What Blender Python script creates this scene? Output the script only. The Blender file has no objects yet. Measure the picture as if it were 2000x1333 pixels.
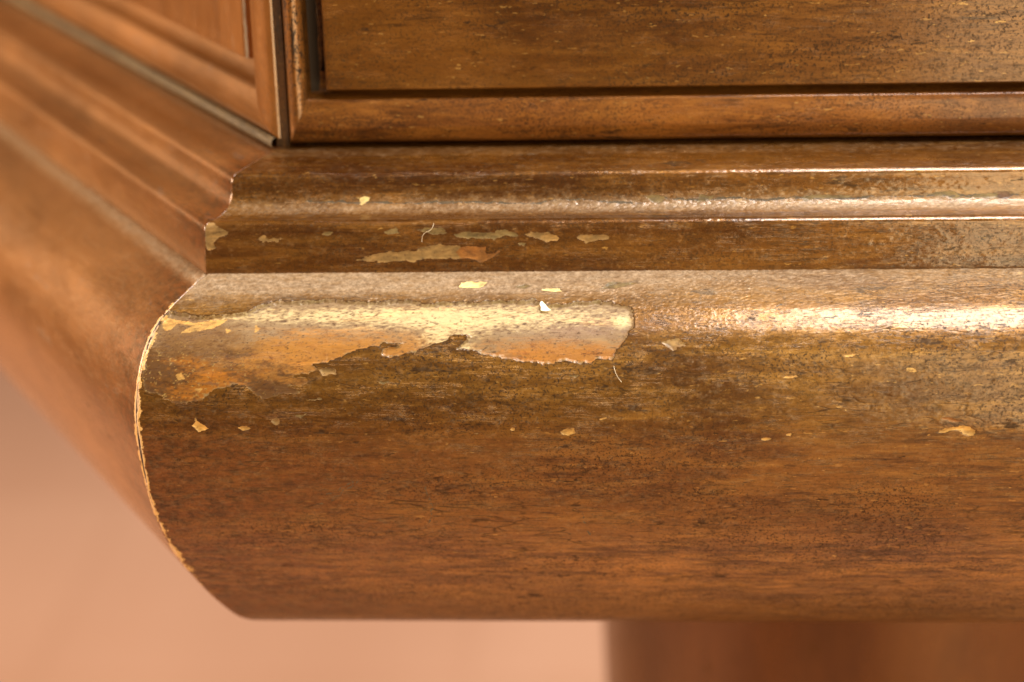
import bpy, math
import numpy as np
from mathutils import Vector, Matrix
C = bpy.context.scene.collection
sc = bpy.context.scene
R = math.radians

# ------------------------------------------------------------------ camera
th, ya, ro = R(20.595), R(3.5466), R(-1.5399)
fw = Vector((-math.sin(ya)*math.cos(th), math.cos(ya)*math.cos(th), -math.sin(th)))
rt = Vector((math.cos(ya), math.sin(ya), 0)); up = rt.cross(fw)
c_, s_ = math.cos(ro), math.sin(ro)
rt, up = c_*rt + s_*up, -s_*rt + c_*up
cd = bpy.data.cameras.new('camera'); cam = bpy.data.objects.new('camera', cd); C.objects.link(cam)
m = Matrix((rt, up, -fw)).transposed().to_4x4(); m.translation = -0.5*fw; cam.matrix_world = m
cd.sensor_width = 36; cd.lens = 74.14; cd.clip_start = 0.02; cd.clip_end = 60
cd.dof.use_dof = True; cd.dof.focus_distance = 0.509; cd.dof.aperture_fstop = 5.8
sc.camera = cam

# ------------------------------------------------------------------ light
w = bpy.data.worlds.new('World'); sc.world = w; w.use_nodes = True
bg = w.node_tree.nodes['Background']; bg.inputs[0].default_value = (1.0, 0.66, 0.38, 1); bg.inputs[1].default_value = 0.17
def area(name, loc, target, sx, sy, power, col):
    l = bpy.data.lights.new(name, 'AREA'); l.shape = 'RECTANGLE'; l.size = sx; l.size_y = sy
    l.energy = power; l.color = col
    o = bpy.data.objects.new(name, l); C.objects.link(o); o.location = loc
    o.rotation_euler = (Vector(target)-Vector(loc)).to_track_quat('-Z', 'Y').to_euler(); return o
wl = area('window_light', (0.84, -0.06, 1.25), (0.84, -0.06, 0.0), 1.4, 0.76, 80, (1.0, 0.97, 0.92))
wl.rotation_euler = (0, 0, 0)      # faces straight down, long side along x
area('right_fill', (0.86, -1.2, 0.22), (0.1, 0.0, 0.05), 1.3, 1.6, 33, (1.0, 0.86, 0.52))  # unseen fill lamp, added at right front for the broad golden sheen
area('room_light', (-1.35, 0.0, 0.32), (-0.2, 0.12, 0.0), 1.1, 0.5, 40, (1.0, 0.76, 0.53))
area('back_light', (-0.2, 1.6, 1.0), (0.1, 1.0, -0.6), 0.9, 0.9, 3.2, (1.0, 0.85, 0.68))
sc.view_settings.view_transform = 'Standard'; sc.view_settings.look = 'None'
sc.view_settings.exposure = 0.0; sc.view_settings.gamma = 1.0
try: sc.view_settings.use_curve_mapping = False
except Exception: pass

# ------------------------------------------------------------------ node helpers
class NT:
    def __init__(s, name):
        s.m = bpy.data.materials.new(name); s.m.use_nodes = True; s.t = s.m.node_tree
        s.b = s.t.nodes['Principled BSDF']; s.co = s.t.nodes.new('ShaderNodeTexCoord').outputs['Object']
    def n(s, typ, **k):
        x = s.t.nodes.new(typ)
        for a, v in k.items(): setattr(x, a, v)
        return x
    def put(s, sock, v):
        if hasattr(v, 'is_linked'): s.t.links.new(v, sock)
        elif isinstance(v, (tuple, list)) and sock.type == 'RGBA': sock.default_value = tuple(v)+(1,) if len(v) == 3 else v
        else: sock.default_value = v
    def math(s, op, a, b=0.0, clamp=False):
        x = s.n('ShaderNodeMath', operation=op, use_clamp=clamp); s.put(x.inputs[0], a); s.put(x.inputs[1], b); return x.outputs[0]
    def mix(s, f, a, b, blend='MIX'):
        x = s.n('ShaderNodeMix', data_type='RGBA', blend_type=blend); s.put(x.inputs[0], f); s.put(x.inputs[6], a); s.put(x.inputs[7], b); return x.outputs[2]
    def ramp(s, v, a, b, lo=0.0, hi=1.0):
        x = s.n('ShaderNodeMapRange'); x.clamp = True; s.put(x.inputs[0], v)
        x.inputs[1].default_value = a; x.inputs[2].default_value = b; x.inputs[3].default_value = lo; x.inputs[4].default_value = hi; return x.outputs[0]
    def scaled(s, sx, sy, sz, off=(0, 0, 0), co=None):
        x = s.n('ShaderNodeMapping'); s.put(x.inputs[0], co or s.co); x.inputs[3].default_value = (sx, sy, sz); x.inputs[1].default_value = off; return x.outputs[0]
    def noise(s, vec, scale, detail=4, rough=.55, dist=0.0):
        x = s.n('ShaderNodeTexNoise'); s.put(x.inputs['Vector'], vec); x.inputs['Scale'].default_value = scale
        x.inputs['Detail'].default_value = detail; x.inputs['Roughness'].default_value = rough; x.inputs['Distortion'].default_value = dist; return x.outputs[0]
    def voro(s, vec, scale, feat='F1', rnd=1.0):
        x = s.n('ShaderNodeTexVoronoi', feature=feat); s.put(x.inputs['Vector'], vec); x.inputs['Scale'].default_value = scale; x.inputs['Randomness'].default_value = rnd; return x
    def attr(s, name, out='Fac'):
        return s.n('ShaderNodeAttribute', attribute_name=name).outputs[out]

def finish(name, dark, mid, light, grain='x', rough=.32, coat=.42, crough=.11, crack=1.0, speck=1.0, seed=0.0, metal=0.52, bump=1.0, streak=1.0, dirt=1.0, chips=False, tone=.88):
    """aged bronze-brown painted and varnished wood; grain runs along the local x or z axis"""
    t = NT(name); st = 0.10
    g = (st, 1, 1) if grain == 'x' else (1, 1, st)
    o = (seed, seed*.7, -seed)
    vs = t.scaled(*g, off=o); g2 = tuple(.35 if v == st else 1 for v in g); vm = t.scaled(*g2, off=o)
    v1 = t.scaled(1, 1, 1, off=o)
    blotch = t.noise(vm, 38, 5, .6, .3)
    fine = t.noise(vm, 420, 5, .65, .4)
    strk = t.noise(vs, 900, 6, .62, .6)
    strk2 = t.noise(vs, 260, 5, .6, .8)
    iso = t.noise(t.scaled(*[.55 if v == st else 1 for v in g], off=o), 620, 5, .72, .3)
    msk = t.ramp(t.noise(v1, 22, 2), .40, .60)
    strk = t.math('ADD', t.math('MULTIPLY', strk, t.math('SUBTRACT', 1.0, t.math('MULTIPLY', msk, .75))), t.math('MULTIPLY', iso, t.math('MULTIPLY', msk, .75)))
    col = t.mix(t.ramp(blotch, .36, .64), dark, mid)
    col = t.mix(t.math('MULTIPLY', t.ramp(strk2, .48, .72), .55*streak), col, light)
    col = t.mix(t.ramp(fine, .52, .74, 0, .45), col, mid)
    d2 = tuple(c*.35 for c in dark)
    col = t.mix(t.ramp(strk, .53, .67, 0, .75*streak*dirt), col, d2)
    col = t.mix(t.ramp(strk, .46, .36, 0, .38*streak), col, light)
    floor_sheen = t.attr('floor_sheen')  # orange floor reflection painted as streaks on the lower moulding
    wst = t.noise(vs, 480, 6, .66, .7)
    col = t.mix(t.math('MULTIPLY', floor_sheen, t.ramp(wst, .44, .60, 0, .85)), col, (.52, .27, .065))
    col = t.mix(t.math('MULTIPLY', floor_sheen, t.ramp(wst, .43, .34, 0, .7)), col, dark)
    grit = t.noise(v1, 1500, 3, .7)
    gm = t.math('MULTIPLY', t.math('MAXIMUM', t.ramp(grit, .52, .62, 0, 1), t.ramp(t.noise(vm, 1000, 4, .75), .54, .64, 0, .9)), t.ramp(t.noise(vm, 60, 3), .38, .58, .30*min(1, dirt), .95*dirt))
    col = t.mix(gm, col, d2)
    spd = t.noise(vm, 210, 4, .7)
    col = t.mix(t.ramp(spd, .635, .68, 0, .9*dirt), col, d2)
    # craquelure: distorted, elongated cell edges broken up by noise
    wob = t.n('ShaderNodeTexNoise'); t.put(wob.inputs['Vector'], vm); wob.inputs['Scale'].default_value = 120; wob.inputs['Detail'].default_value = 3
    av = t.n('ShaderNodeVectorMath', operation='MULTIPLY_ADD'); t.put(av.inputs[0], wob.outputs['Color']); av.inputs[1].default_value = (.0035, .0035, .0035); t.put(av.inputs[2], vm if grain == 'z' else t.scaled(.16, 1, 1, off=o))
    e = t.voro(av.outputs[0], 520, 'DISTANCE_TO_EDGE').outputs['Distance']
    brk = t.ramp(t.noise(vm, 380, 3, .6), .46, .56)
    ck = t.math('MULTIPLY', t.math('MULTIPLY', t.ramp(e, .0, .07, 1, 0), brk), t.ramp(t.noise(vm, 48, 4, .6), .40, .58, .1*crack, crack))
    fl = t.noise(t.scaled(*[.07 if v == st else 1 for v in g], off=(seed+5, 2, 1)), 1100, 3, .6, 1.5)
    fiss = t.math('MULTIPLY', t.ramp(t.math('ABSOLUTE', t.math('SUBTRACT', fl, .5)), 0, .028, 1, 0), t.ramp(t.noise(vm, 300, 3), .49, .60, 0, 1))
    ck = t.math('MAXIMUM', ck, t.math('MULTIPLY', fiss, .8*min(1, crack+.1)))
    col = t.mix(t.math('MULTIPLY', ck, .8), col, d2)
    # tiny pale nicks
    fv = t.scaled(*[.38 if v == st else 1 for v in g], off=(seed+7, 3, 2))
    nick = t.math('MULTIPLY', t.ramp(t.noise(fv, 480, 4, .62), .690, .705), t.ramp(t.noise(v1, 60, 3), .48, .60, .15, .9*speck))
    col = t.mix(nick, col, (.50, .32, .11))
    nk2 = t.math('MULTIPLY', t.ramp(t.noise(t.scaled(*[.30 if v == st else 1 for v in g], off=(seed+1, 9, 2)), 1300, 2, .5), .69, .72), .55*speck)
    col = t.mix(nk2, col, (.42, .26, .09))
    hair = t.noise(t.scaled(.3, 1, 1, off=(seed+3, 1, 2)), 700, 2, .5, 2.5)
    hl = t.math('MULTIPLY', t.ramp(t.math('ABSOLUTE', t.math('SUBTRACT', hair, .5)), 0, .006, 1, 0), t.ramp(t.noise(v1, 160, 3), .58, .66, 0, .5*speck))
    col = t.mix(hl, col, (.5, .34, .14))
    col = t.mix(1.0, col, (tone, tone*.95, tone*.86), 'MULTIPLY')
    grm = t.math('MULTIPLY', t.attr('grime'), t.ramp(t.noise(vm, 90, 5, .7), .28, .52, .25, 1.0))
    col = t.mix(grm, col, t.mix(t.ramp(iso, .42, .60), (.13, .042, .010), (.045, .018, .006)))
    # peeled areas, crust dust and worn mitre
    chip = t.math('ADD', t.attr('chip'), t.ramp(t.noise(vm, 700, 5, .75), .3, .7, -.30, .30))
    cm = t.math('MULTIPLY', t.ramp(chip, .0, .06), t.ramp(t.attr('chip'), -.35, -.3))
    lip = t.math('MULTIPLY', t.ramp(chip, -.42, -.05), t.math('SUBTRACT', 1.0, cm))
    lip = t.math('MULTIPLY', lip, t.attr('lip'))
    cc = t.attr('chipcol', 'Color')
    cn = t.noise(vm, 520, 6, .7, .5)
    cc = t.mix(t.ramp(cn, .50, .70, 0, .7), cc, (.62, .50, .42), 'MULTIPLY')
    cc = t.mix(t.ramp(t.noise(vs, 520, 5, .7), .54, .68, 0, .8), cc, (1.45, 1.35, 1.15), 'MULTIPLY')
    cc = t.mix(t.ramp(iso, .55, .68, 0, .8), cc, (.50, .38, .30), 'MULTIPLY')
    cc = t.mix(t.ramp(grit, .58, .68, 0, .6), cc, (.45, .36, .30), 'MULTIPLY')
    cc = t.mix(t.ramp(spd, .66, .70, 0, .7), cc, (.10, .045, .018))
    dust = t.attr('dust')
    dm = t.math('MULTIPLY', t.math('MULTIPLY', dust, 1.0), t.ramp(t.noise(vm, 600, 5, .75), .3, .7, .45, 1.0), True)
    col = t.mix(dm, col, t.mix(t.ramp(t.noise(v1, 900, 4, .8), .35, .65), (.15, .095, .052), (.38, .275, .18)))
    col = t.mix(t.math('MULTIPLY', lip, .9), col, (.05, .024, .010))  # dark rim paints the shadow line of the lifted paint edge
    if not chips: cm = t.math('ADD', 0.0, 0.0); lip = cm
    col = t.mix(cm, col, cc)
    seam = t.attr('seam')   # 1 at the mitre, 0 away
    sm = t.ramp(t.math('ADD', seam, t.ramp(t.noise(v1, 520, 5, .75), .3, .7, -.60, .60)), .52, .60)
    sm = t.math('MULTIPLY', sm, t.ramp(seam, .02, .1))
    col = t.mix(sm, col, t.mix(t.ramp(seam, .80, .86), (.52, .31, .12), (.60, .40, .25)))
    col = t.mix(t.math('MULTIPLY', t.ramp(seam, .972, .985), t.ramp(t.noise(v1, 260, 3), .38, .48, .25, 1)), col, (.03, .012, .008))
    t.put(t.b.inputs['Base Color'], col); t.b.inputs['Specular IOR Level'].default_value = .32
    anyc = t.math('MAXIMUM', cm, sm)
    t.put(t.b.inputs['Metallic'], t.math('MULTIPLY', t.math('SUBTRACT', 1.0, t.math('MAXIMUM', anyc, dm)), metal))
    r0 = t.ramp(t.noise(vm, 150, 4), .3, .7, rough*.8, rough*1.25)
    pit = t.math('MAXIMUM', t.math('MULTIPLY', ck, .9), t.math('MULTIPLY', t.math('MAXIMUM', gm, t.ramp(spd, .635, .68)), .85))
    r1 = t.math('ADD', t.math('MULTIPLY', dm, .35), t.math('MULTIPLY', pit, .3))
    r2 = t.math('ADD', t.math('ADD', r0, r1), t.math('MULTIPLY', anyc, .10))
    t.put(t.b.inputs['Roughness'], r2)
    t.put(t.b.inputs['Coat Weight'], t.math('MULTIPLY', t.math('SUBTRACT', 1.0, t.math('MAXIMUM', pit, t.math('MAXIMUM', dm, t.math('MULTIPLY', anyc, .8)))), coat))
    t.b.inputs['Coat Roughness'].default_value = crough; t.b.inputs['Coat IOR'].default_value = 1.7; t.b.inputs['Coat Tint'].default_value = (1, .80, .50, 1)
    h = t.math('MULTIPLY', strk, .00006)
    h = t.math('ADD', h, t.math('MULTIPLY', strk2, .00003))
    h = t.math('ADD', h, t.math('MULTIPLY', grit, .00003))
    h = t.math('SUBTRACT', h, t.math('MULTIPLY', ck, .00007))
    h = t.math('ADD', h, t.math('MULTIPLY', t.noise(v1, 900, 4, .8), t.math('MULTIPLY', dm, .00015)))
    h = t.math('MULTIPLY', h, t.math('SUBTRACT', 1.0, t.math('MULTIPLY', cm, .6)))
    bp = t.n('ShaderNodeBump'); bp.inputs['Strength'].default_value = .8*bump; bp.inputs['Distance'].default_value = 1.0
    t.put(bp.inputs['Height'], h); t.put(t.b.inputs['Normal'], bp.outputs[0]); 
    b2 = t.n('ShaderNodeBump'); b2.inputs['Strength'].default_value = .30*bump; b2.inputs['Distance'].default_value = 1.0
    t.put(b2.inputs['Height'], h); t.put(t.b.inputs['Coat Normal'], b2.outputs[0])
    return t.m

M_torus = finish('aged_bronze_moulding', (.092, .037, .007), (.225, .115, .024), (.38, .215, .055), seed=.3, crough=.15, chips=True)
M_ledge = finish('aged_bronze_ledge', (.080, .029, .006), (.20, .092, .019), (.36, .19, .048), seed=1.7, dirt=.75, crough=.08, coat=.68, tone=.80, rough=.28, crack=.4, chips=True)
M_door = finish('aged_bronze_drawer', (.090, .034, .006), (.20, .088, .017), (.30, .145, .030), seed=2.9, tone=.82, crack=.25)
M_rail = finish('aged_bronze_rail', (.12, .042, .008), (.27, .105, .020), (.38, .17, .036), rough=.42, coat=.3, seed=4.1, tone=.85, crack=.2)
M_stile = finish('aged_bronze_stile', (.09, .038, .012), (.26, .11, .026), (.38, .17, .045), grain='z', seed=5.3, tone=.75, crack=.4, dirt=1.3)
M_cant = finish('lit_varnish_canted', (.18, .090, .040), (.31, .165, .080), (.41, .24, .12), seed=6.1, rough=.36, coat=.75, crack=.25, metal=.3, dirt=.4, streak=.3, tone=.95, speck=.5)  # front finish made paler: paints the background's reflection on the canted face
M_cantz = finish('lit_varnish_canted_upright', (.17, .075, .025), (.28, .135, .050), (.38, .20, .08), grain='z', seed=7.1, rough=.36, coat=.75, crack=.25, metal=.3, dirt=.4, streak=.3, tone=.95, speck=.5)  # same painted reflection, for the upright members
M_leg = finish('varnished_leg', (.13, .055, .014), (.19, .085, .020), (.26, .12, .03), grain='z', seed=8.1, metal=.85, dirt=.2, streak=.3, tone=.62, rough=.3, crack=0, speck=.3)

def plain(name, col, rough=.8):
    t = NT(name); t.put(t.b.inputs['Base Color'], t.mix(t.noise(t.co, 60, 4), tuple(c*.7 for c in col), tuple(min(1, c*1.2) for c in col)))
    t.b.inputs['Roughness'].default_value = rough; return t.m
M_dark = plain('bare_dark_wood', (.03, .015, .008))
def floor_mat():
    t = NT('terracotta_floor')
    v = t.scaled(1, .35, 1)
    c = t.mix(t.ramp(t.noise(v, 2.2, 3, .5), .35, .65), (.40, .212, .135), (.50, .285, .195))
    br = t.n('ShaderNodeTexBrick'); t.put(br.inputs['Vector'], t.scaled(1, 1, 1, off=(.1, .07, 0))); br.offset = 0
    br.inputs['Color1'].default_value = (1, 1, 1, 1); br.inputs['Color2'].default_value = (.93, .90, .88, 1); br.inputs['Mortar'].default_value = (.94, .92, .90, 1)
    br.inputs['Scale'].default_value = 1; br.inputs['Brick Width'].default_value = .33; br.inputs['Row Height'].default_value = .33; br.inputs['Mortar Size'].default_value = .006
    c = t.mix(1.0, c, br.outputs['Color'], 'MULTIPLY')
    c = t.mix(t.ramp(t.noise(t.co, 60, 4, .7), .55, .75, 0, .3), c, (.45, .2, .1))
    t.put(t.b.inputs['Base Color'], c); t.b.inputs['Roughness'].default_value = .55; return t.m
M_floor = floor_mat()

# ------------------------------------------------------------------ mesh helpers
def mesh(name, V, F, mat, parent=None, attrs=None, smooth=True, loc=None, rotz=0):
    V = np.asarray(V, dtype=np.float32); F = np.asarray(F, dtype=np.int32)
    me = bpy.data.meshes.new(name); me.vertices.add(len(V)); me.vertices.foreach_set('co', V.ravel())
    k = F.shape[1]; me.loops.add(F.size); me.loops.foreach_set('vertex_index', F.ravel())
    me.polygons.add(len(F)); me.polygons.foreach_set('loop_start', np.arange(0, F.size, k, dtype=np.int32))
    me.polygons.foreach_set('use_smooth', np.full(len(F), smooth)); me.update(calc_edges=True)
    for a, (ty, d) in (attrs or {}).items():
        at = me.attributes.new(a, ty, 'POINT'); at.data.foreach_set('color' if ty == 'FLOAT_COLOR' else 'value', np.asarray(d, dtype=np.float32).ravel())
    me.materials.append(mat); o = bpy.data.objects.new(name, me); C.objects.link(o)
    if parent: o.parent = parent
    if loc: o.location = loc
    o.rotation_euler[2] = rotz
    return o
def quads(nu, nv, flip=False):
    i, j = np.meshgrid(np.arange(nu-1), np.arange(nv-1), indexing='ij'); a = i*nv+j
    f = np.stack([a, a+nv, a+nv+1, a+1], -1).reshape(-1, 4)
    return f[:, ::-1] if flip else f
def catmull(P, n=24):
    P = np.array(P, float); Q = np.vstack([2*P[0]-P[1], P, 2*P[-1]-P[-2]]); out = []
    for i in range(1, len(Q)-2):
        p0, p1, p2, p3 = Q[i-1:i+3]
        t1 = np.linalg.norm(p1-p0)**.5; t2 = t1+np.linalg.norm(p2-p1)**.5; t3 = t2+np.linalg.norm(p3-p2)**.5
        t = np.linspace(t1, t2, n, endpoint=False)[:, None]
        A1 = (t1-t)/t1*p0+t/t1*p1; A2 = (t2-t)/(t2-t1)*p1+(t-t1)/(t2-t1)*p2; A3 = (t3-t)/(t3-t2)*p2+(t-t2)/(t3-t2)*p3
        B1 = (t2-t)/t2*A1+t/t2*A2; B2 = (t3-t)/(t3-t1)*A2+(t-t1)/(t3-t1)*A3
        out.append((t2-t)/(t2-t1)*B1+(t-t1)/(t2-t1)*B2)
    return np.vstack(out+[P[-1:]])
def vnoise(x, y, seed):
    xi = np.floor(x).astype(np.int64); yi = np.floor(y).astype(np.int64); fx = x-xi; fy = y-yi
    fx = fx*fx*(3-2*fx); fy = fy*fy*(3-2*fy)
    def h(a, b):
        n = (a*374761393+b*668265263+seed*982451653) & 0xffffffff; n = ((n ^ (n >> 13))*1274126177) & 0xffffffff
        return ((n ^ (n >> 16)) & 0xffff)/65535.
    return (h(xi, yi)*(1-fx)+h(xi+1, yi)*fx)*(1-fy)+(h(xi, yi+1)*(1-fx)+h(xi+1, yi+1)*fx)*fy
def fbm(x, y, seed, o=4):
    r = 0; a = .5; tot = 0
    for k in range(o): r = r+a*vnoise(x, y, seed+k*17); tot += a; a *= .55; x = x*2.03; y = y*2.03
    return r/tot-.5
def polysd(px, py, poly):
    """signed distance, positive inside"""
    P = np.array(poly, float); d = np.full(px.shape, 1e9); ins = np.zeros(px.shape, bool)
    for a, b in zip(P, np.roll(P, -1, 0)):
        e = b-a; wx = px-a[0]; wy = py-a[1]; t = np.clip((wx*e[0]+wy*e[1])/(e@e+1e-12), 0, 1)
        d = np.minimum(d, (wx-e[0]*t)**2+(wy-e[1]*t)**2)
        if abs(e[1]) > 1e-9:
            c = ((a[1] > py) != (b[1] > py)) & (px < e[0]*(py-a[1])/e[1]+a[0]); ins ^= c
    d = np.sqrt(d); return np.where(ins, d, -d)
def linesd(px, py, pts, wd):
    P = np.array(pts, float); d = np.full(px.shape, 1e9)
    for a, b in zip(P[:-1], P[1:]):
        e = b-a; wx = px-a[0]; wy = py-a[1]; t = np.clip((wx*e[0]+wy*e[1])/(e@e+1e-12), 0, 1)
        d = np.minimum(d, np.hypot(wx-e[0]*t, wy-e[1]*t))
    return wd-d
def resample(P, steps):
    S = np.concatenate([[0], np.cumsum(np.linalg.norm(np.diff(P, axis=0), axis=1))]); return np.interp(steps, S, P[:, 0]), np.interp(steps, S, P[:, 1]), S[-1]

TORUS_CHIPS=[(0,0,[(-85.96,20.94),(-83.82,18.74),(-81.35,19.05),(-77.65,20.36),(-74.14,20.22),(-68.49,19.54),(-65.44,19.28),(-62.58,17.39),(-60.13,15.81),(-57.13,15.06),(-54.83,15.8),(-50.48,15.31),(-46.12,14.77),(-41.66,15.4),(-37.23,15.7),(-32.83,15.74),(-28.9,15.45),(-26.29,15.15),(-21.8,16.67),(-17.46,16.26),(-13.54,15.98),(-10.3,16.01),(-8.11,16.16),(-3.76,15.74),(2.79,16.06),(4.72,15.43),(6.73,17.05),(8.9,17.2),(12.37,17.1),(15.83,16.24),(20.16,15.96),(23.64,16.44),(26.67,17.72),(28.39,18.46),(28.47,20.15),(28.72,22.23),(28.8,23.72),(27.59,25.6),(26.64,27.41),(24.93,29.17),(24.07,30.47),(23.64,31.76),(20.21,31.83),(18.07,32.5),(14.64,32.58),(12.07,32.26),(9.5,32.55),(6.93,32.8),(1.77,32.56),(-0.37,31.73),(-4.25,31.2),(-5.97,30.54),(-9.42,29.87),(-13.95,29.2),(-12.46,28.1),(-10.55,26.08),(-11.21,25.75),(-14.44,26.06),(-16.79,27.41),(-19.37,28.07),(-22.37,29.59),(-23.85,30.07),(-26.0,30.49),(-29.89,31.08),(-31.85,30.29),(-31.22,28.89),(-28.64,28.24),(-27.13,27.8),(-30.82,27.65),(-34.26,28.65),(-37.28,29.3),(-40.73,30.59),(-41.59,31.37),(-45.06,32.39),(-48.1,32.73),(-47.58,33.81),(-49.41,35.22),(-53.32,35.38),(-52.46,36.07),(-50.28,35.95),(-49.43,36.82),(-51.62,37.9),(-54.67,38.23),(-51.65,39.21),(-52.1,39.64),(-56.03,40.15),(-60.42,41.06),(-62.57,40.04),(-64.69,38.07),(-67.74,37.62),(-71.7,38.69),(-75.27,40.88),(-79.27,42.19),(-82.76,41.95),(-86.63,39.95),(-89.24,39.5),(-89.93,35.58),(-89.5,32.11),(-88.9,28.6),(-88.53,24.94),(-87.89,21.46)]),(2,0,[(-42.7,34.53),(-42.62,35.2),(-44.22,35.34),(-45.59,35.42),(-46.3,34.79),(-46.7,34.14),(-45.89,33.56),(-44.29,33.72),(-42.75,33.94)]),(2,0,[(-56.68,46.69),(-56.94,47.25),(-57.54,47.65),(-58.25,47.5),(-58.86,46.95),(-58.91,46.34),(-58.14,45.82),(-57.39,45.73),(-56.83,46.19)]),(2,0,[(35.19,27.9),(36.9,27.24),(39.47,26.94),(41.37,28.6),(39.45,29.02),(38.16,30.19),(36.89,28.79)]),(5,0,[(10.95,49.73),(12.34,49.03),(14.28,48.81),(14.48,49.97),(13.17,50.76),(11.67,50.43)]),(5,0,[(0.2,48.96),(0.13,49.22),(-0.21,49.32),(-0.55,49.31),(-0.92,49.07),(-0.81,48.82),(-0.58,48.61),(-0.2,48.61),(0.08,48.75)]),(5,0,[(104.31,48.61),(105.99,48.38),(108.53,48.62),(109.84,49.63),(109.67,50.47),(108.23,51.02),(106.95,50.92),(106.47,49.76),(104.35,49.43),(101.86,50.44),(100.91,49.98),(101.4,49.42)]),(3,0,[(102.12,46.56),(103.8,46.35),(105.51,47.02),(106.98,47.03),(105.95,47.48),(103.83,47.24)]),(5,0,[(59.01,51.5),(62.0,51.27),(61.58,51.84),(59.45,52.12)]),(5,0,[(64.96,50.34),(66.23,50.11),(66.25,50.81),(64.97,50.81)]),(5,0,[(78.81,31.16),(82.19,30.83),(82.61,31.18),(79.23,31.5)]),(5,0,[(63.97,36.21),(67.36,35.88),(67.78,36.22),(64.39,36.55)]),(5,0,[(20.33,46.31),(22.26,46.09),(20.97,46.77)]),(2,0,[(-9.71,49.9),(-8.4,49.67),(-8.86,50.38)]),(6,0,[(-13.87,10.92),(-13.42,8.81),(-10.72,8.26),(-6.95,8.59),(-7.87,10.42),(-10.13,10.96)]),(4,0,[(20.78,11.62),(22.73,9.2),(24.91,8.65),(30.16,9.28),(27.1,10.3),(24.49,11.31)]),(4,0,[(0.4,10.51),(2.12,9.54),(4.33,10.06),(2.61,11.09)]),(6,0,[(5.49,11.94),(8.32,11.28),(11.39,11.73),(12.28,12.55),(9.22,12.38)]),(4,0,[(13.34,35.78),(15.49,35.58),(15.05,36.35)]),(5,0,[(-78.29,48.08),(-77.28,46.01),(-76.24,46.93),(-74.37,48.55),(-76.65,49.72)]),(5,0,[(-67.12,48.34),(-65.12,47.88),(-63.85,48.58),(-66.06,48.95)]),(4,0,[(-32.94,37.1),(-29.91,36.9),(-31.22,37.54)]),(4,0,[(-50.4,41.18),(-46.47,40.76),(-46.06,41.42),(-48.68,41.76)]),(4,0,[(-52.74,45.41),(-49.65,44.52),(-51.47,46.09)]),(7,0,[(-76.47,30.64),(-74.74,29.91),(-73.18,31.1),(-74.7,31.96)]),(7,0,[(-55.13,21.42),(-54.33,20.52),(-53.38,21.43),(-54.63,22.19)]),(7,0,[(-72.5,33.92),(-71.19,33.49),(-71.63,34.78)]),(7,0,[(3.71,30.59),(6.07,30.3),(7.14,31.25),(4.78,31.24)]),(7,0,[(8.43,31.04),(12.51,31.28),(14.86,31.37),(13.79,32.06),(10.36,31.91)]),(5,1,[(-85.22,19.86),(-81.11,20.98),(-77.49,21.79),(-73.17,21.03),(-69.68,20.79),(-71.69,22.59),(-74.24,23.57),(-77.27,24.04),(-81.16,24.74),(-78.29,22.55),(-81.9,21.76),(-83.47,23.52),(-84.97,24.0),(-85.84,21.99)]),(5,1,[(-62.96,22.14),(-61.51,23.65),(-62.76,24.61)]),(5,1,[(-81.69,35.18),(-80.37,34.75),(-79.51,36.27),(-81.27,36.48)]),(5,1,[(-77.16,38.67),(-75.19,38.46),(-76.1,39.55)]),(5,1,[(-69.85,23.6),(-68.49,24.1),(-69.76,24.67)])]
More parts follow.
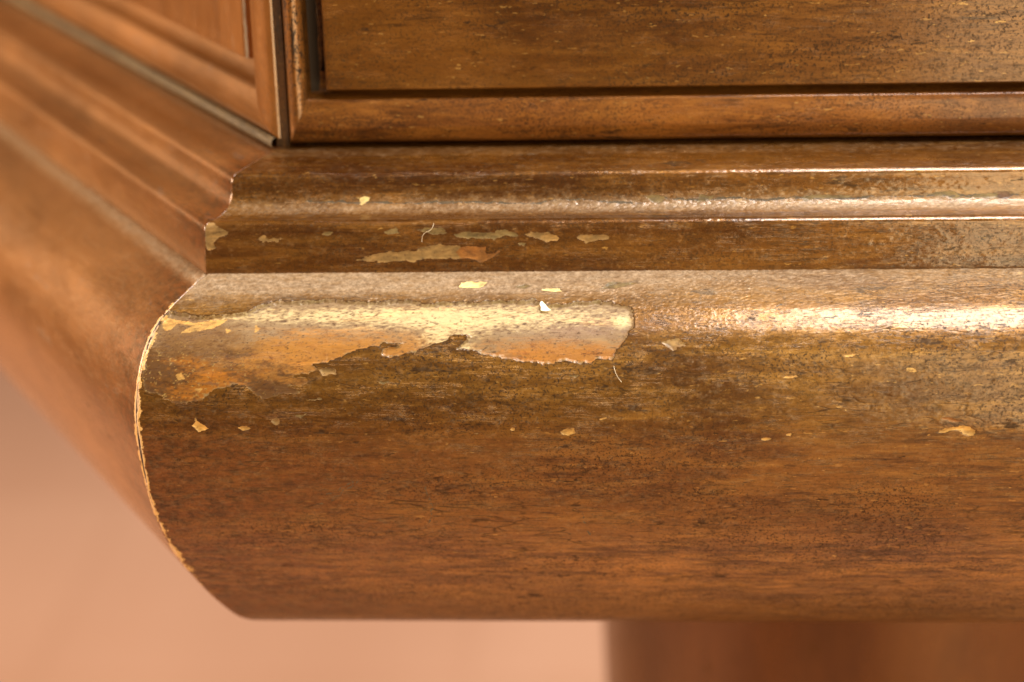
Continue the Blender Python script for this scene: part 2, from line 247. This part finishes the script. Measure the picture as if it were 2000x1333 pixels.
LEDGE_CHIPS=[(2,0,[(-78.3,52.55),(-77.71,51.92),(-74.96,52.3),(-74.0,53.09),(-71.13,54.91),(-74.13,56.25),(-75.09,57.38),(-74.64,58.98),(-76.56,59.51),(-77.29,56.68),(-78.08,54.85)]),(2,0,[(-63.83,56.34),(-62.45,55.53),(-61.15,56.36),(-58.01,56.16),(-58.72,57.06),(-61.19,57.35),(-63.19,57.02)]),(4,0,[(-48.15,55.33),(-45.89,54.66),(-44.56,54.9),(-46.39,55.8)]),(4,0,[(-33.0,54.77),(-29.42,53.82),(-28.8,55.26),(-32.14,55.46)]),(4,0,[(-24.56,54.39),(-22.34,54.05),(-17.91,54.22),(-16.4,55.36),(-17.96,55.89),(-21.05,55.55)]),(4,0,[(-15.56,55.6),(-12.89,55.16),(-7.59,55.21),(-2.28,54.57),(-0.75,55.27),(0.34,56.04),(-2.31,56.16),(-5.42,56.9),(-8.51,56.69),(-11.61,56.85),(-13.81,56.51)]),(2,0,[(2.11,55.74),(4.76,55.17),(7.84,55.47),(10.9,56.71),(10.45,57.61),(7.8,57.72),(5.61,57.12),(3.41,56.65)]),(2,0,[(14.64,56.43),(17.94,56.01),(22.77,56.23),(22.85,57.26),(19.69,57.37),(17.48,58.11),(15.73,57.42)]),(4,0,[(-1.46,57.51),(1.19,57.76),(2.51,57.86),(2.05,58.9),(0.3,58.11)]),(2,0,[(-39.52,62.0),(-35.0,60.43),(-31.41,59.86),(-24.52,59.92),(-24.26,58.92),(-18.03,58.28),(-13.61,58.45),(-13.7,61.74),(-18.14,61.93),(-21.69,61.68),(-25.28,62.47),(-29.28,62.31),(-33.31,62.74)]),(3,0,[(-17.87,58.97),(-7.45,58.82),(-7.28,60.64),(-4.16,60.07),(-5.52,61.34),(-8.66,62.6),(-11.74,61.75),(-15.28,61.5),(-17.95,61.7)]),(6,0,[(-40.63,42.19),(-39.05,42.66),(-36.35,42.23),(-37.69,43.58),(-39.02,44.28),(-39.5,43.1)]),(4,0,[(70.41,42.98),(74.36,42.57),(80.94,43.07),(85.32,43.34),(79.18,43.64),(73.03,43.77),(70.81,44.37)]),(4,0,[(101.51,42.82),(104.57,42.18),(107.19,42.12),(108.92,43.11),(107.17,43.31),(109.77,43.79),(107.58,44.1),(104.56,43.29)]),(4,0,[(109.77,43.79),(113.28,42.92),(115.9,42.73),(118.5,42.97),(118.05,43.64),(114.12,43.97),(111.5,44.14)]),(4,0,[(45.28,42.75),(48.82,42.65),(48.36,43.91),(44.82,44.36)]),(7,0,[(118.07,42.53),(120.69,42.24),(121.97,43.45),(120.18,44.37),(118.47,43.88)]),(4,0,[(31.56,42.62),(35.11,42.43),(36.87,43.34),(35.09,44.78),(33.32,44.25)])]
LEDGE_CRACKS=[[(-52.58,43.24),(-46.13,43.43),(-35.18,43.66),(-26.83,44.01),(-16.58,43.7),(-8.91,43.91),(-1.24,44.26),(3.86,44.31),(11.49,43.3),(16.58,43.35),(24.2,44.22),(31.8,44.59)],[(36.87,43.28),(44.45,43.87),(54.55,43.18),(62.09,44.04),(69.65,43.32),(79.68,43.67),(92.2,43.27),(102.19,43.11),(123.34,43.05)]]
TORUS_CRACKS=[[(83.17,16.15),(83.64,18.32),(82.63,20.54),(79.19,21.14),(74.92,21.53),(68.94,22.0)],[(82.84,20.65),(85.6,20.56),(89.08,19.51)],[(92.81,20.61),(97.92,20.38)],[(63.95,19.31),(62.28,18.44),(64.46,17.56)],[(-47.51,67.46),(-44.5,66.23),(-41.17,63.95),(-37.57,62.9)],[(-48.63,70.14),(-45.32,68.56),(-39.94,64.4),(-37.97,63.2)],[(15.7,72.58),(17.47,79.42),(19.88,87.25)],[(-22.33,64.73),(-20.79,70.95),(-22.03,76.76)]]
TORUS_P=[(24, -23.6), (28.5, -24.7), (33, -26.1), (38, -28.0), (42.3, -30.0), (46, -32.8), (48.6, -35.8), (50.6, -39.3), (52.6, -44.8), (54.1, -54), (53.6, -65), (50.2, -82), (45.5, -93.5), (39, -104.5), (31.5, -115.2), (24.5, -122.9), (16, -127.6), (3, -129.5)]
LEDGE_P=[(-20, 0), (0, -0.05), (10, -1.2), (14.6, -2.05), (15.8, -2.35), (16.6, -2.95), (17.05, -3.9), (17.2, -5.2), (17.6, -7.5), (18.8, -9.8), (21.3, -11.2), (24.0, -11.6), (25.5, -11.65), (26.4, -11.95), (27.0, -12.6), (27.3, -13.6), (27.4, -15), (27.7, -18), (28.0, -24.3), (27.9, -24.8), (27, -25.1), (20, -25.1)]

PIG = {1: (.5, .38, .18), 2: (.20, .12, .045), 3: (.21, .085, .02), 4: (.14, .095, .038), 5: (.38, .22, .065), 6: (.56, .44, .2), 7: (.09, .04, .018)}
X0, Y0, Z0 = -.06198, .05363, .03315
CA = R(58.03); T = math.tan(CA/2)

def moulding(name, prof, ssteps, q, chips, cracks, mat, parent, cant=False, rnd=.55, depth=.35, seed=0, gap=.00010, dustf=None, seamw=1.1):
    """lofted moulding run: profile (outward d, height z, mm) along x from the mitre plane; q = distances from the mitre (mm)"""
    d, z, L = resample(prof, ssteps)
    dd = np.gradient(d); dz = np.gradient(z); ln = np.hypot(dd, dz)+1e-9; nd, nz = -dz/ln, dd/ln     # outward normal in (d, z)
    Q, D = np.meshgrid(q, d, indexing='ij'); S = np.broadcast_to(ssteps, Q.shape); Z = np.broadcast_to(z, Q.shape)
    mit = -T*D*np.exp(-Q/180.)
    X = Q+mit+gap*1000                       # mm, relative to the corner
    sg = -1 if cant else 1
    e = Q.copy()
    off = np.zeros_like(X); r = rnd*(1+.5*fbm(S*.35, S*0, seed+5)); off -= np.where(e < r, (r-e)**2/(2*r), 0)
    sd = np.full(X.shape, -3.); col = np.zeros(X.shape+(3,)); col[:] = (.4, .28, .14)
    xa = X+X0*1000
    LONG = ssteps[-1] > 80
    j1 = fbm(xa*.55, S*.85, seed+11, 5); j2 = fbm(xa*1.5, S*2.6, seed+23, 3)
    lip = np.zeros(X.shape)
    if chips:
        for ty, grp, poly in chips:
            if len(poly) < 3: continue
            p = np.array(poly); a0, a1 = p.min(0)-3, p.max(0)+3
            ii = np.where((xa > a0[0]) & (xa < a1[0]) & (S > a0[1]) & (S < a1[1]))
            if len(ii[0]) == 0: continue
            big = 1.1 if ty == 0 else (.8 if np.ptp(p[:, 0]) > 3 else .45)
            s_ = polysd(xa[ii], S[ii], poly)+big*(j1[ii]*1.1+j2[ii]*.5)
            if ty == 0:
                x_, v_ = xa[ii], S[ii]; n1 = fbm(x_*.10, v_*.22, 3, 5); n2 = fbm(x_*.5, v_*1.5, 9, 5); n3 = fbm(x_*.25, v_*.6, 31, 5)
                n4 = fbm(x_*1.1, v_*3.2, 61, 4)
                c = np.empty((len(x_), 3)); c[:] = (.37, .24, .125)
                def lay(c, wgt, rgb): wgt = np.clip(wgt, 0, 1)[:, None]; return c*(1-wgt)+np.array(rgb)*wgt
                g = lambda cx, cy, rx, ry: np.exp(-((x_-cx)/rx)**2-((v_-cy)/ry)**2)
                lw = lambda W, t_, nn: W-t_+nn*np.clip(2.5*W, 0, 1)
                c = lay(c, lw(1.9*g(-42, 31, 28, 6)+1.6*g(-62, 38, 16, 8), .40, n1*1.5+n4*1.5), (.50, .225, .045))
                c = lay(c, lw(2.0*g(12, 31.5, 22, 5.0), .45, n1*1.4+n4*1.3), (.50, .215, .045))
                c = lay(c, lw(1.8*g(-78, 28, 15, 8), .3, n3*1.5+n4*1.4), (.27, .14, .05))
                c = lay(c, lw(1.4*g(15, 24.5, 14, 2.5), .3, n3*1.2), (.36, .22, .13))
                dkw = 1.7*np.clip((v_-24-(x_+85)*.22)/10, 0, 1)*(x_ < -45)
                c = lay(c, lw(dkw, .12, n3*1.7+n4*1.6), (.15, .066, .018))
                c = lay(c, lw(1.6*g(-74, 38, 16, 6), .55, n1*2.5+n4*1.6), (.44, .17, .022))
                c = lay(c, lw(1.3*g(-8, 20.5, 30, 3.6)+1.1*g(-16, 27, 6, 6)+.85*g(-50, 19.5, 28, 2.4), .28, n4*2.4), (.82, .64, .34))
                c = lay(c, lw(1.6*g(26, 22, 2.2, 2.0), .3, n4), (.78, .66, .36))
                n5 = fbm((x_+.6*v_)*1.4+9, (v_-.5*x_)*1.9, 91, 4); c = lay(c, (n5-.20)*14*(1.5*g(-80, 40, 16, 12)), (.50, .33, .11))
                c = lay(c, (-n4-.17)*9, (.13, .06, .02))
                c = lay(c, .55-(s_/.5)+n2*3+n1*2, (.34, .23, .10)); c = c*.52; lp = .8
            else:
                c = np.empty((len(ii[0]), 3)); c[:] = PIG[ty]; c *= (1+1.3*fbm(xa[ii]*.6, S[ii]*1.2, 41, 4))[:, None]; lp = .35
            take = (s_ > sd[ii]) if grp == 0 else (s_ > 0)
            k = (ii[0][take], ii[1][take]); col[k] = c[take]
            if grp == 0: sd[k] = s_[take]; lip[k] = (lp if ty else .9*np.clip(1-np.maximum(S[k]-30, 0)/6*(xa[k] < -45), 0, 1))
    for pts in cracks or []:
        if len(pts) < 2: continue
        cw = .11 if LONG else .22
        s_ = linesd(xa+.6*j2+1.2*j1, S+1.0*j1+.5*j2, pts, cw); k = s_ > sd; sd[k] = s_[k]; col[k] = (.07, .05, .03)
    if chips or cracks:
        off -= depth*np.clip(sd/.45, 0, 1)*np.where(sd > 0, 1, 0)*np.clip(lip, .12, 1)
        crust = np.clip(1+sd/1.8, 0, 1)*np.clip(1-sd/.45, 0, 1)*lip*.42*(1+.6*j1)*(S < 27)*(xa < 24); off += crust
    off += .05*fbm(xa*.12, S*.25, seed+51, 4)*2
    du = np.zeros(X.shape) if dustf is None else np.clip(dustf(xa, S)+(j1+j2)*.5, 0, 1)
    off += du*.10*(1+2*j2)
    seam = seamw*np.clip(1-(e-.1)/(1.15*(1+fbm(S*.15, S*0, 8, 2)*1.6)), 0, 1)*np.clip((S-6)/14, 0, 1)*np.clip(1.3-np.maximum(S-75, 0)/30, 0, 1)
    seam = np.clip(seam*np.clip(.95+fbm(S*.09+3, S*0, 33+seed, 4)*2.4, .0, 1.25), 0, 1)
    Xo = sg*(X)/1000; Xo = Xo - 0*Xo
    Do = (D+off*nd[None])/1000; Zo = (Z+off*nz[None])/1000
    Xo = Xo + sg*(-off*0)/1000
    V = np.stack([Xo, -Do, Zo], -1).reshape(-1, 3)
    F = quads(len(q), len(d), flip=not cant)
    wr = np.clip(1-np.abs(S-98)/24, 0, 1)*np.clip(.75+fbm(xa*.02, S*.05, 71, 3)*1.5, 0, 1)*(1 if LONG else 0)  # band of the base moulding that gets the painted floor reflection
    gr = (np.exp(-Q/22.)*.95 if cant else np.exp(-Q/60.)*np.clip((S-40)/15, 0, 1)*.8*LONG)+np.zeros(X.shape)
    at = dict(grime=('FLOAT', np.clip(gr+(0 if not cant else .3*fbm(X*.05, S*.2, 19, 4)*np.exp(-Q/60.)), 0, 1)), floor_sheen=('FLOAT', wr), chip=('FLOAT', sd), seam=('FLOAT', seam), dust=('FLOAT', du), lip=('FLOAT', lip), chipcol=('FLOAT_COLOR', np.concatenate([col, np.ones(X.shape+(1,))], -1)))
    # mitre end cap: closed back to the carcass
    nb = V.shape[0]; ns = len(d); idx = np.arange(ns)
    cap = V[:ns].copy()
    capdark = True; cap[:, 1] = cap[:, 1]*.25+.002; cap[:, 0] = sg*(-T*(-cap[:, 1])+gap) ; cap[:, 2] = cap[:, 2]*.8+V[:ns, 2].mean()*.2
    V = np.vstack([V, cap]); cf = np.stack([idx[:-1], idx[1:], nb+idx[1:], nb+idx[:-1]], -1)
    if not cant: cf = cf[:, ::-1]
    F = np.vstack([F, cf])
    for k_, (ty, a) in list(at.items()):
        a = np.asarray(a).reshape(nb, -1); ex = a[:ns].copy()
        if k_ in ('chip',): ex[:] = -3
        if k_ in ('seam',): ex[:] = 0
        at[k_] = (ty, np.vstack([a, ex]))
    return mesh(name, V, F, mat, parent, at, loc=(X0, Y0, Z0) if not cant else (X0, Y0, Z0), rotz=-CA if cant else 0)

def thing(name, label, cat, loc=(0, 0, 0), group=None):
    o = bpy.data.objects.new(name, None); C.objects.link(o); o.location = loc; o['label'] = label; o['category'] = cat
    o.empty_display_size = .02
    if group: o['group'] = group
    return o

# ------------------------------------------------------------------ the setting
FZ = -.62
V = [(x, y, FZ) for x in (-6, 6) for y in (-3, 12)]
fl = mesh('floor', V, [(0, 2, 3, 1)], M_floor, smooth=False); fl['kind'] = 'structure'

# ------------------------------------------------------------------ the cabinet
cab = thing('cabinet', 'brown bronze varnished wooden cabinet with peeling paint on its rounded base moulding', 'cabinet', (0, 0, 0))
TORUS = catmull(TORUS_P); LEDGE = catmull(LEDGE_P, 12)
LT = np.linalg.norm(np.diff(TORUS, axis=0), axis=1).sum(); LL = np.linalg.norm(np.diff(LEDGE, axis=0), axis=1).sum()
sT = np.concatenate([np.arange(0, 62, .2), np.arange(62, LT, .35), [LT]])
qT = np.concatenate([np.arange(0, 3, .1), np.arange(3, 130, .2), np.arange(130, 235, .45), np.arange(235, 700, 20)])
def dT(x, s):
    a = np.clip(1.15-(s-4)/14, 0, 1)*.95
    b = np.clip((13-s)/5, 0, 1)*.8+np.clip((19-s)/8, 0, 1)*np.clip(.75-(x-25)/40., 0, 1); return np.maximum(a*np.clip(1.1-(x-20)/160, .5, 1), b*.8)
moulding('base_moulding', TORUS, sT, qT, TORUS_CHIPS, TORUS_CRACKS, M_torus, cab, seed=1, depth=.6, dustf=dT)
qC = np.concatenate([np.arange(0, 4, .15), np.arange(4, 25, .4), np.arange(25, 150, 2), np.arange(150, 700, 20)])
sC = np.concatenate([np.arange(0, LT, .5), [LT]])
moulding('base_moulding', TORUS, sC, qC, None, None, M_cant, cab, cant=True, seed=2, seamw=.85, dustf=lambda x, s: np.clip(1.2-np.abs(s-6)/3.5, 0, 1))['label'] = 'peach brown canted base moulding running back to the left'
sL = np.concatenate([np.arange(0, 15, 1), np.arange(15, LL-4, .2), np.arange(LL-4, LL, .5), [LL]])
qL = np.concatenate([np.arange(0, 3, .12), np.arange(3, 130, .25), np.arange(130, 235, .5), np.arange(235, 700, 20)])
def dL(x, s): return np.clip(.65-np.abs(s-23)/6, 0, .2)+np.clip((s-44)/10, 0, .0)+ .95*np.exp(-((s-45.2)/2.6)**2)*np.clip(.75+x/250, .4, 1)
moulding('ledge_moulding', LEDGE, sL, qL, LEDGE_CHIPS, LEDGE_CRACKS, M_ledge, cab, seed=3, rnd=.3, depth=.22, dustf=dL, seamw=0, gap=0)
sL2 = np.concatenate([np.arange(0, 15, 1), np.arange(15, LL-4, .4), np.arange(LL-4, LL, .8), [LL]])
moulding('ledge_moulding', LEDGE, sL2, qC, None, None, M_cant, cab, cant=True, seed=4, rnd=.3, seamw=0, gap=0)['label'] = 'reddish worn canted ledge moulding, blurred to the left'

# framed face: ledge stands at z=0 local; a frame of rounded rail and stile, groove, raised panel
def frame_run(name, W0, H, along, mat, parent, outer, far, wx, wz, **kw):
    """one member of a frame; along 'x' (rail) or 'z' (stile); mitred at the outer corner"""
    xo, zo, sg = outer; W0 = np.array(W0); H = np.array(H)
    n = 160; tt = np.concatenate([np.linspace(0, 1, n)**1.6])
    V = np.zeros((n, len(W0), 3))
    for j, (w_, h) in enumerate(zip(W0, H)):
        cx = xo+sg*w_*wx; cz = zo+w_*wz
        if along == 'x': V[:, j, 0] = cx+(far-cx)*tt; V[:, j, 2] = cz
        else: V[:, j, 0] = cx; V[:, j, 2] = cz+(far-cz)*tt
        V[:, j, 1] = -h
    fl_ = (along == 'x') != (sg > 0)
    V[:, :, 1] += .00012*fbm(V[:, :, 0]*900+5, V[:, :, 2]*900, 77, 3)
    return mesh(name, V.reshape(-1, 3), quads(n, len(W0), flip=not fl_), mat, parent, **kw)
def bead(h, w1=.80, n=18, bev=.0005, groove=-.0036, wend=1.15):
    w = [0, 0, .015, .04]; z = [-.008, -bev, -.0001, .0003]
    for k in range(n+1):
        u = k/n; w.append(.06+(w1-.06)*u); z.append(.0004+h*math.sin(math.pi*min(1, u*.97+.03))**.8*(1-.15*u))
    w += [w1+.03, w1+.05, 1.0, wend]; z += [-.0006, groove, groove-.0002, groove-.0002]
    return w, z
door = mesh('drawer_front', [(.0030+x, .012+y, .004+z) for x in (0.001, .6) for y in (0, .012) for z in (0, .2)],
            [(0, 1, 5, 4), (2, 6, 7, 3), (0, 2, 3, 1), (4, 5, 7, 6), (0, 4, 6, 2), (1, 3, 7, 5)], M_dark, cab, smooth=False, loc=(X0, Y0, Z0))
OUT = (.0031, .0012, 1)
W_, H_ = bead(.0019, wend=1.2, groove=-.007)
frame_run('bottom_rail', W_, H_, 'x', M_rail, door, OUT, .6, .0062, .0142)
W_, H_ = bead(.0019, wend=1.75, groove=-.007)
frame_run('stile', W_, H_, 'z', M_stile, door, OUT, .2, .0062, .0142)
gx, gz = .0031+.0100, .0149
pw = [0, 0, .0002, .0006, .0012, .004, .5]; ph = [-.006, .0003, .0009, .0012, .0013, .0011, .0011]
def raised(name, mat, parent, xo, zo, sg, far, top, h0=0, **kw):
    prof = [(0, -.008), (0, .0002), (.0002, .0008), (.0006, .0012), (.0014, .0012), (.004, .0011)]
    V = []; F = []
    xs = lambda w_: xo+sg*w_
    n = len(prof)
    for w_, h in prof: V += [(xs(w_), -(h+h0), top), (xs(w_), -(h+h0), zo+w_), (far, -(h+h0), zo+w_)]
    V += [(far, -(prof[-1][1]+h0), top)]
    for i in range(n-1):
        a, b = 3*i, 3*(i+1)
        F += [(a, a+1, b+1, b), (a+1, a+2, b+2, b+1)]
    a = 3*(n-1); F.append((a, a+1, a+2, 3*n))
    if sg < 0: F = [f[::-1] for f in F]
    o = mesh(name, V, F, mat, parent, smooth=False, **kw); return o
raised('raised_panel', M_door, door, gx, gz, 1, .6, .2)

# canted side face, built in its own frame (local -x runs back to the left)
side = mesh('side_panel', [(-.0005-x, .008+y, .000+z) for x in (0.0, .6) for y in (0, .010) for z in (0, .2)],
            [(0, 4, 5, 1), (2, 3, 7, 6), (0, 1, 3, 2), (4, 6, 7, 5), (0, 2, 6, 4), (1, 5, 7, 3)], M_dark, cab, smooth=False, loc=(X0, Y0, Z0), rotz=-CA)
W2, H2 = bead(.0016, w1=.66, wend=1.05)
frame_run('bottom_rail', W2, H2, 'x', M_cant, side, (-.0008, .0022, -1), -.6, .0170, .0170)
frame_run('stile', W2, H2, 'z', M_cantz, side, (-.0008, .0022, -1), .2, .0170, .0170)
raised('side_field', M_cantz, side, -.0175, .0200, -1, -.6, .2, h0=-.0005)
# small bead along the foot of the canted face
n = 12; V = []
for x in np.linspace(0, -.6, 60):
    for k in range(n):
        a = math.pi*(k/(n-1))-.3; V.append((x+.0004, -.0005-.0017*math.sin(a), .0014-.0016*math.cos(a)))
M_green = finish('dusty_green_bead', (.10, .07, .04), (.18, .135, .075), (.24, .18, .10), seed=9.2, rough=.5, metal=0, coat=.1)
mesh('foot_bead', V, quads(60, n), M_green, side)

M_post = finish('gap_shade_post', (.05, .020, .008), (.10, .040, .012), (.16, .07, .02), grain='z', seed=11.1, rough=.5, coat=.1, metal=.1, tone=.8)  # dark strip filling the gap; its colour stands in for the gap's shade
mesh('corner_post', [(X0+x, Y0+y, Z0+z) for x in (-.0006, .0026) for y in (.0012, .0065) for z in (-.0004, .2)],
     [(0, 1, 3, 2), (4, 6, 7, 5), (0, 4, 5, 1), (2, 3, 7, 6), (0, 2, 6, 4), (1, 5, 7, 3)], M_post, cab, smooth=False)
# carcass behind everything (closes the gaps), and the underside board
def prism(name, pts, z0, z1, mat, parent):
    n = len(pts); V = [(x, y, z0) for x, y in pts]+[(x, y, z1) for x, y in pts]
    me = bpy.data.meshes.new(name); me.from_pydata(V, [], [tuple(range(n))[::-1], tuple(range(n, 2*n))]+[(i, (i+1) % n, n+(i+1) % n, n+i) for i in range(n)])
    me.materials.append(mat); o = bpy.data.objects.new(name, me); C.objects.link(o); o.parent = parent; return o
def off(dd):  # corner line, right end, left end of a footprint offset outwards by dd
    ex, ey = -math.cos(CA), math.sin(CA); nx, ny = -math.sin(CA), -math.cos(CA)
    c = (X0-T*dd, Y0-dd); return c, (X0+.6, Y0-dd), (X0+nx*dd+ex*.36, Y0+ny*dd+ey*.36)
c, r_, l_ = off(-.022); prism('carcass', [c, r_, (X0+.6, l_[1]), l_], Z0-.002, Z0+.2, M_dark, cab)
c, r_, l_ = off(.004); prism('base_board', [c, r_, (X0+.6, l_[1]), l_], Z0-.1275, Z0-.020, M_dark, cab)

# leg: turned foot standing on the floor
cx, cy, r0 = .1105, .205, .085
pr = [(.063, 0), (.0645, -.010), (.065, -.03), (.065, -.07), (.064, -.12), (.060, -.18), (.052, -.24), (.044, -.32), (.042, -.42), (.046, FZ-(Z0-.128)+.02), (.046, FZ-(Z0-.128))]
prr = catmull(np.array(pr)*1000, 8)/1000; n = 96
prr[:, 0] *= 1.44
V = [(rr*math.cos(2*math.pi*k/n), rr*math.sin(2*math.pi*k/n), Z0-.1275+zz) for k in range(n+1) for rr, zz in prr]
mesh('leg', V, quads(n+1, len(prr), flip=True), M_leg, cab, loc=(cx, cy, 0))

# lifted paint flake on the front moulding
def at_T(x, s, lift=0.0):
    d, z, _ = resample(TORUS, np.array([s, s+.2])); dd, dz = d[1]-d[0], z[1]-z[0]; l = math.hypot(dd, dz)
    return (x/1000, Y0-(d[0]+lift*(-dz/l))/1000, Z0+(z[0]+lift*(dd/l))/1000)
def at_L(x, s, lift=0.0):
    d, z, _ = resample(LEDGE, np.array([s, s+.2])); dd, dz = d[1]-d[0], z[1]-z[0]; l = math.hypot(dd, dz)
    return (x/1000, Y0-(d[0]+lift*(-dz/l))/1000, Z0+(z[0]+lift*(dd/l))/1000)
t = NT('pale_primer'); t.b.inputs['Base Color'].default_value = (.80, .72, .56, 1); t.b.inputs['Roughness'].default_value = .5; M_pale = t.m
fp = [(6.2, 16.2, 1.5), (6.9, 16.4, 1.5), (7.8, 17.5, 1.0), (9.0, 19.3, .25), (8.0, 19.4, .2), (6.2, 19.3, .2), (6.2, 17.6, .7)]
fp = [(6.3, 16.9, .9), (6.7, 16.7, 1.0), (7.2, 17.2, .9), (7.6, 17.6, .6), (8.3, 18.5, .3), (8.9, 18.9, .1), (7.8, 19.2, .1), (6.9, 19.1, .1), (6.4, 18.9, .1), (6.5, 18.2, .35), (6.2, 17.5, .7)]
V = [at_T(*p) for p in fp]+[at_T(a, b, c-.12) for a, b, c in fp]; n = len(fp)
me = bpy.data.meshes.new('paint_flake'); me.from_pydata(V, [], [tuple(range(n)), tuple(range(n, 2*n))[::-1]]+[(i, n+i, n+(i+1) % n, (i+1) % n) for i in range(n)])
me.materials.append(M_pale); o = bpy.data.objects.new('paint_flake', me); C.objects.link(o); o.parent = cab; o['label'] = 'small white lifted paint flake'

# lint: separate fine hairs lying on the mouldings
t = NT('lint_fibre'); t.b.inputs['Base Color'].default_value = (.72, .60, .45, 1); t.b.inputs['Roughness'].default_value = .6; M_lint = t.m
def fibre(pts, label, r=.000045):
    P = [Vector(p) for p in pts]; Q = catmull(np.array(pts)*1000, 8)/1000; V = []; m_ = 6
    for i, p in enumerate(Q):
        d = Vector(Q[min(i+1, len(Q)-1)])-Vector(Q[max(i-1, 0)]); d.normalize(); a = d.orthogonal().normalized(); b = d.cross(a)
        rr = r*(.35 if i in (0, len(Q)-1) else 1)
        for k in range(m_+1): an = 2*math.pi*k/m_; V.append(tuple(Vector(p)+rr*(math.cos(an)*a+math.sin(an)*b)))
    o = mesh('lint_fibre', V, quads(len(Q), m_+1), M_lint); o['label'] = label; o['category'] = 'fibre'; return o
fibre([at_L(-23.2, 57.6, .15), at_L(-23.0, 56.0, .3), at_L(-22.2, 55.0, .35), at_L(-21.2, 54.6, .3), at_L(-20.4, 53.8, .3), at_L(-20.2, 52.8, .15)], 'curly pale lint hair stuck on the dark vertical band above the peeling patch')
fibre([at_T(24.0, 33.5, .1), at_T(24.5, 35.2, .35), at_T(25.0, 36.2, .3), at_T(25.9, 37.4, .1)], 'short pale lint hair hanging at the lower right tip of the peeling patch')
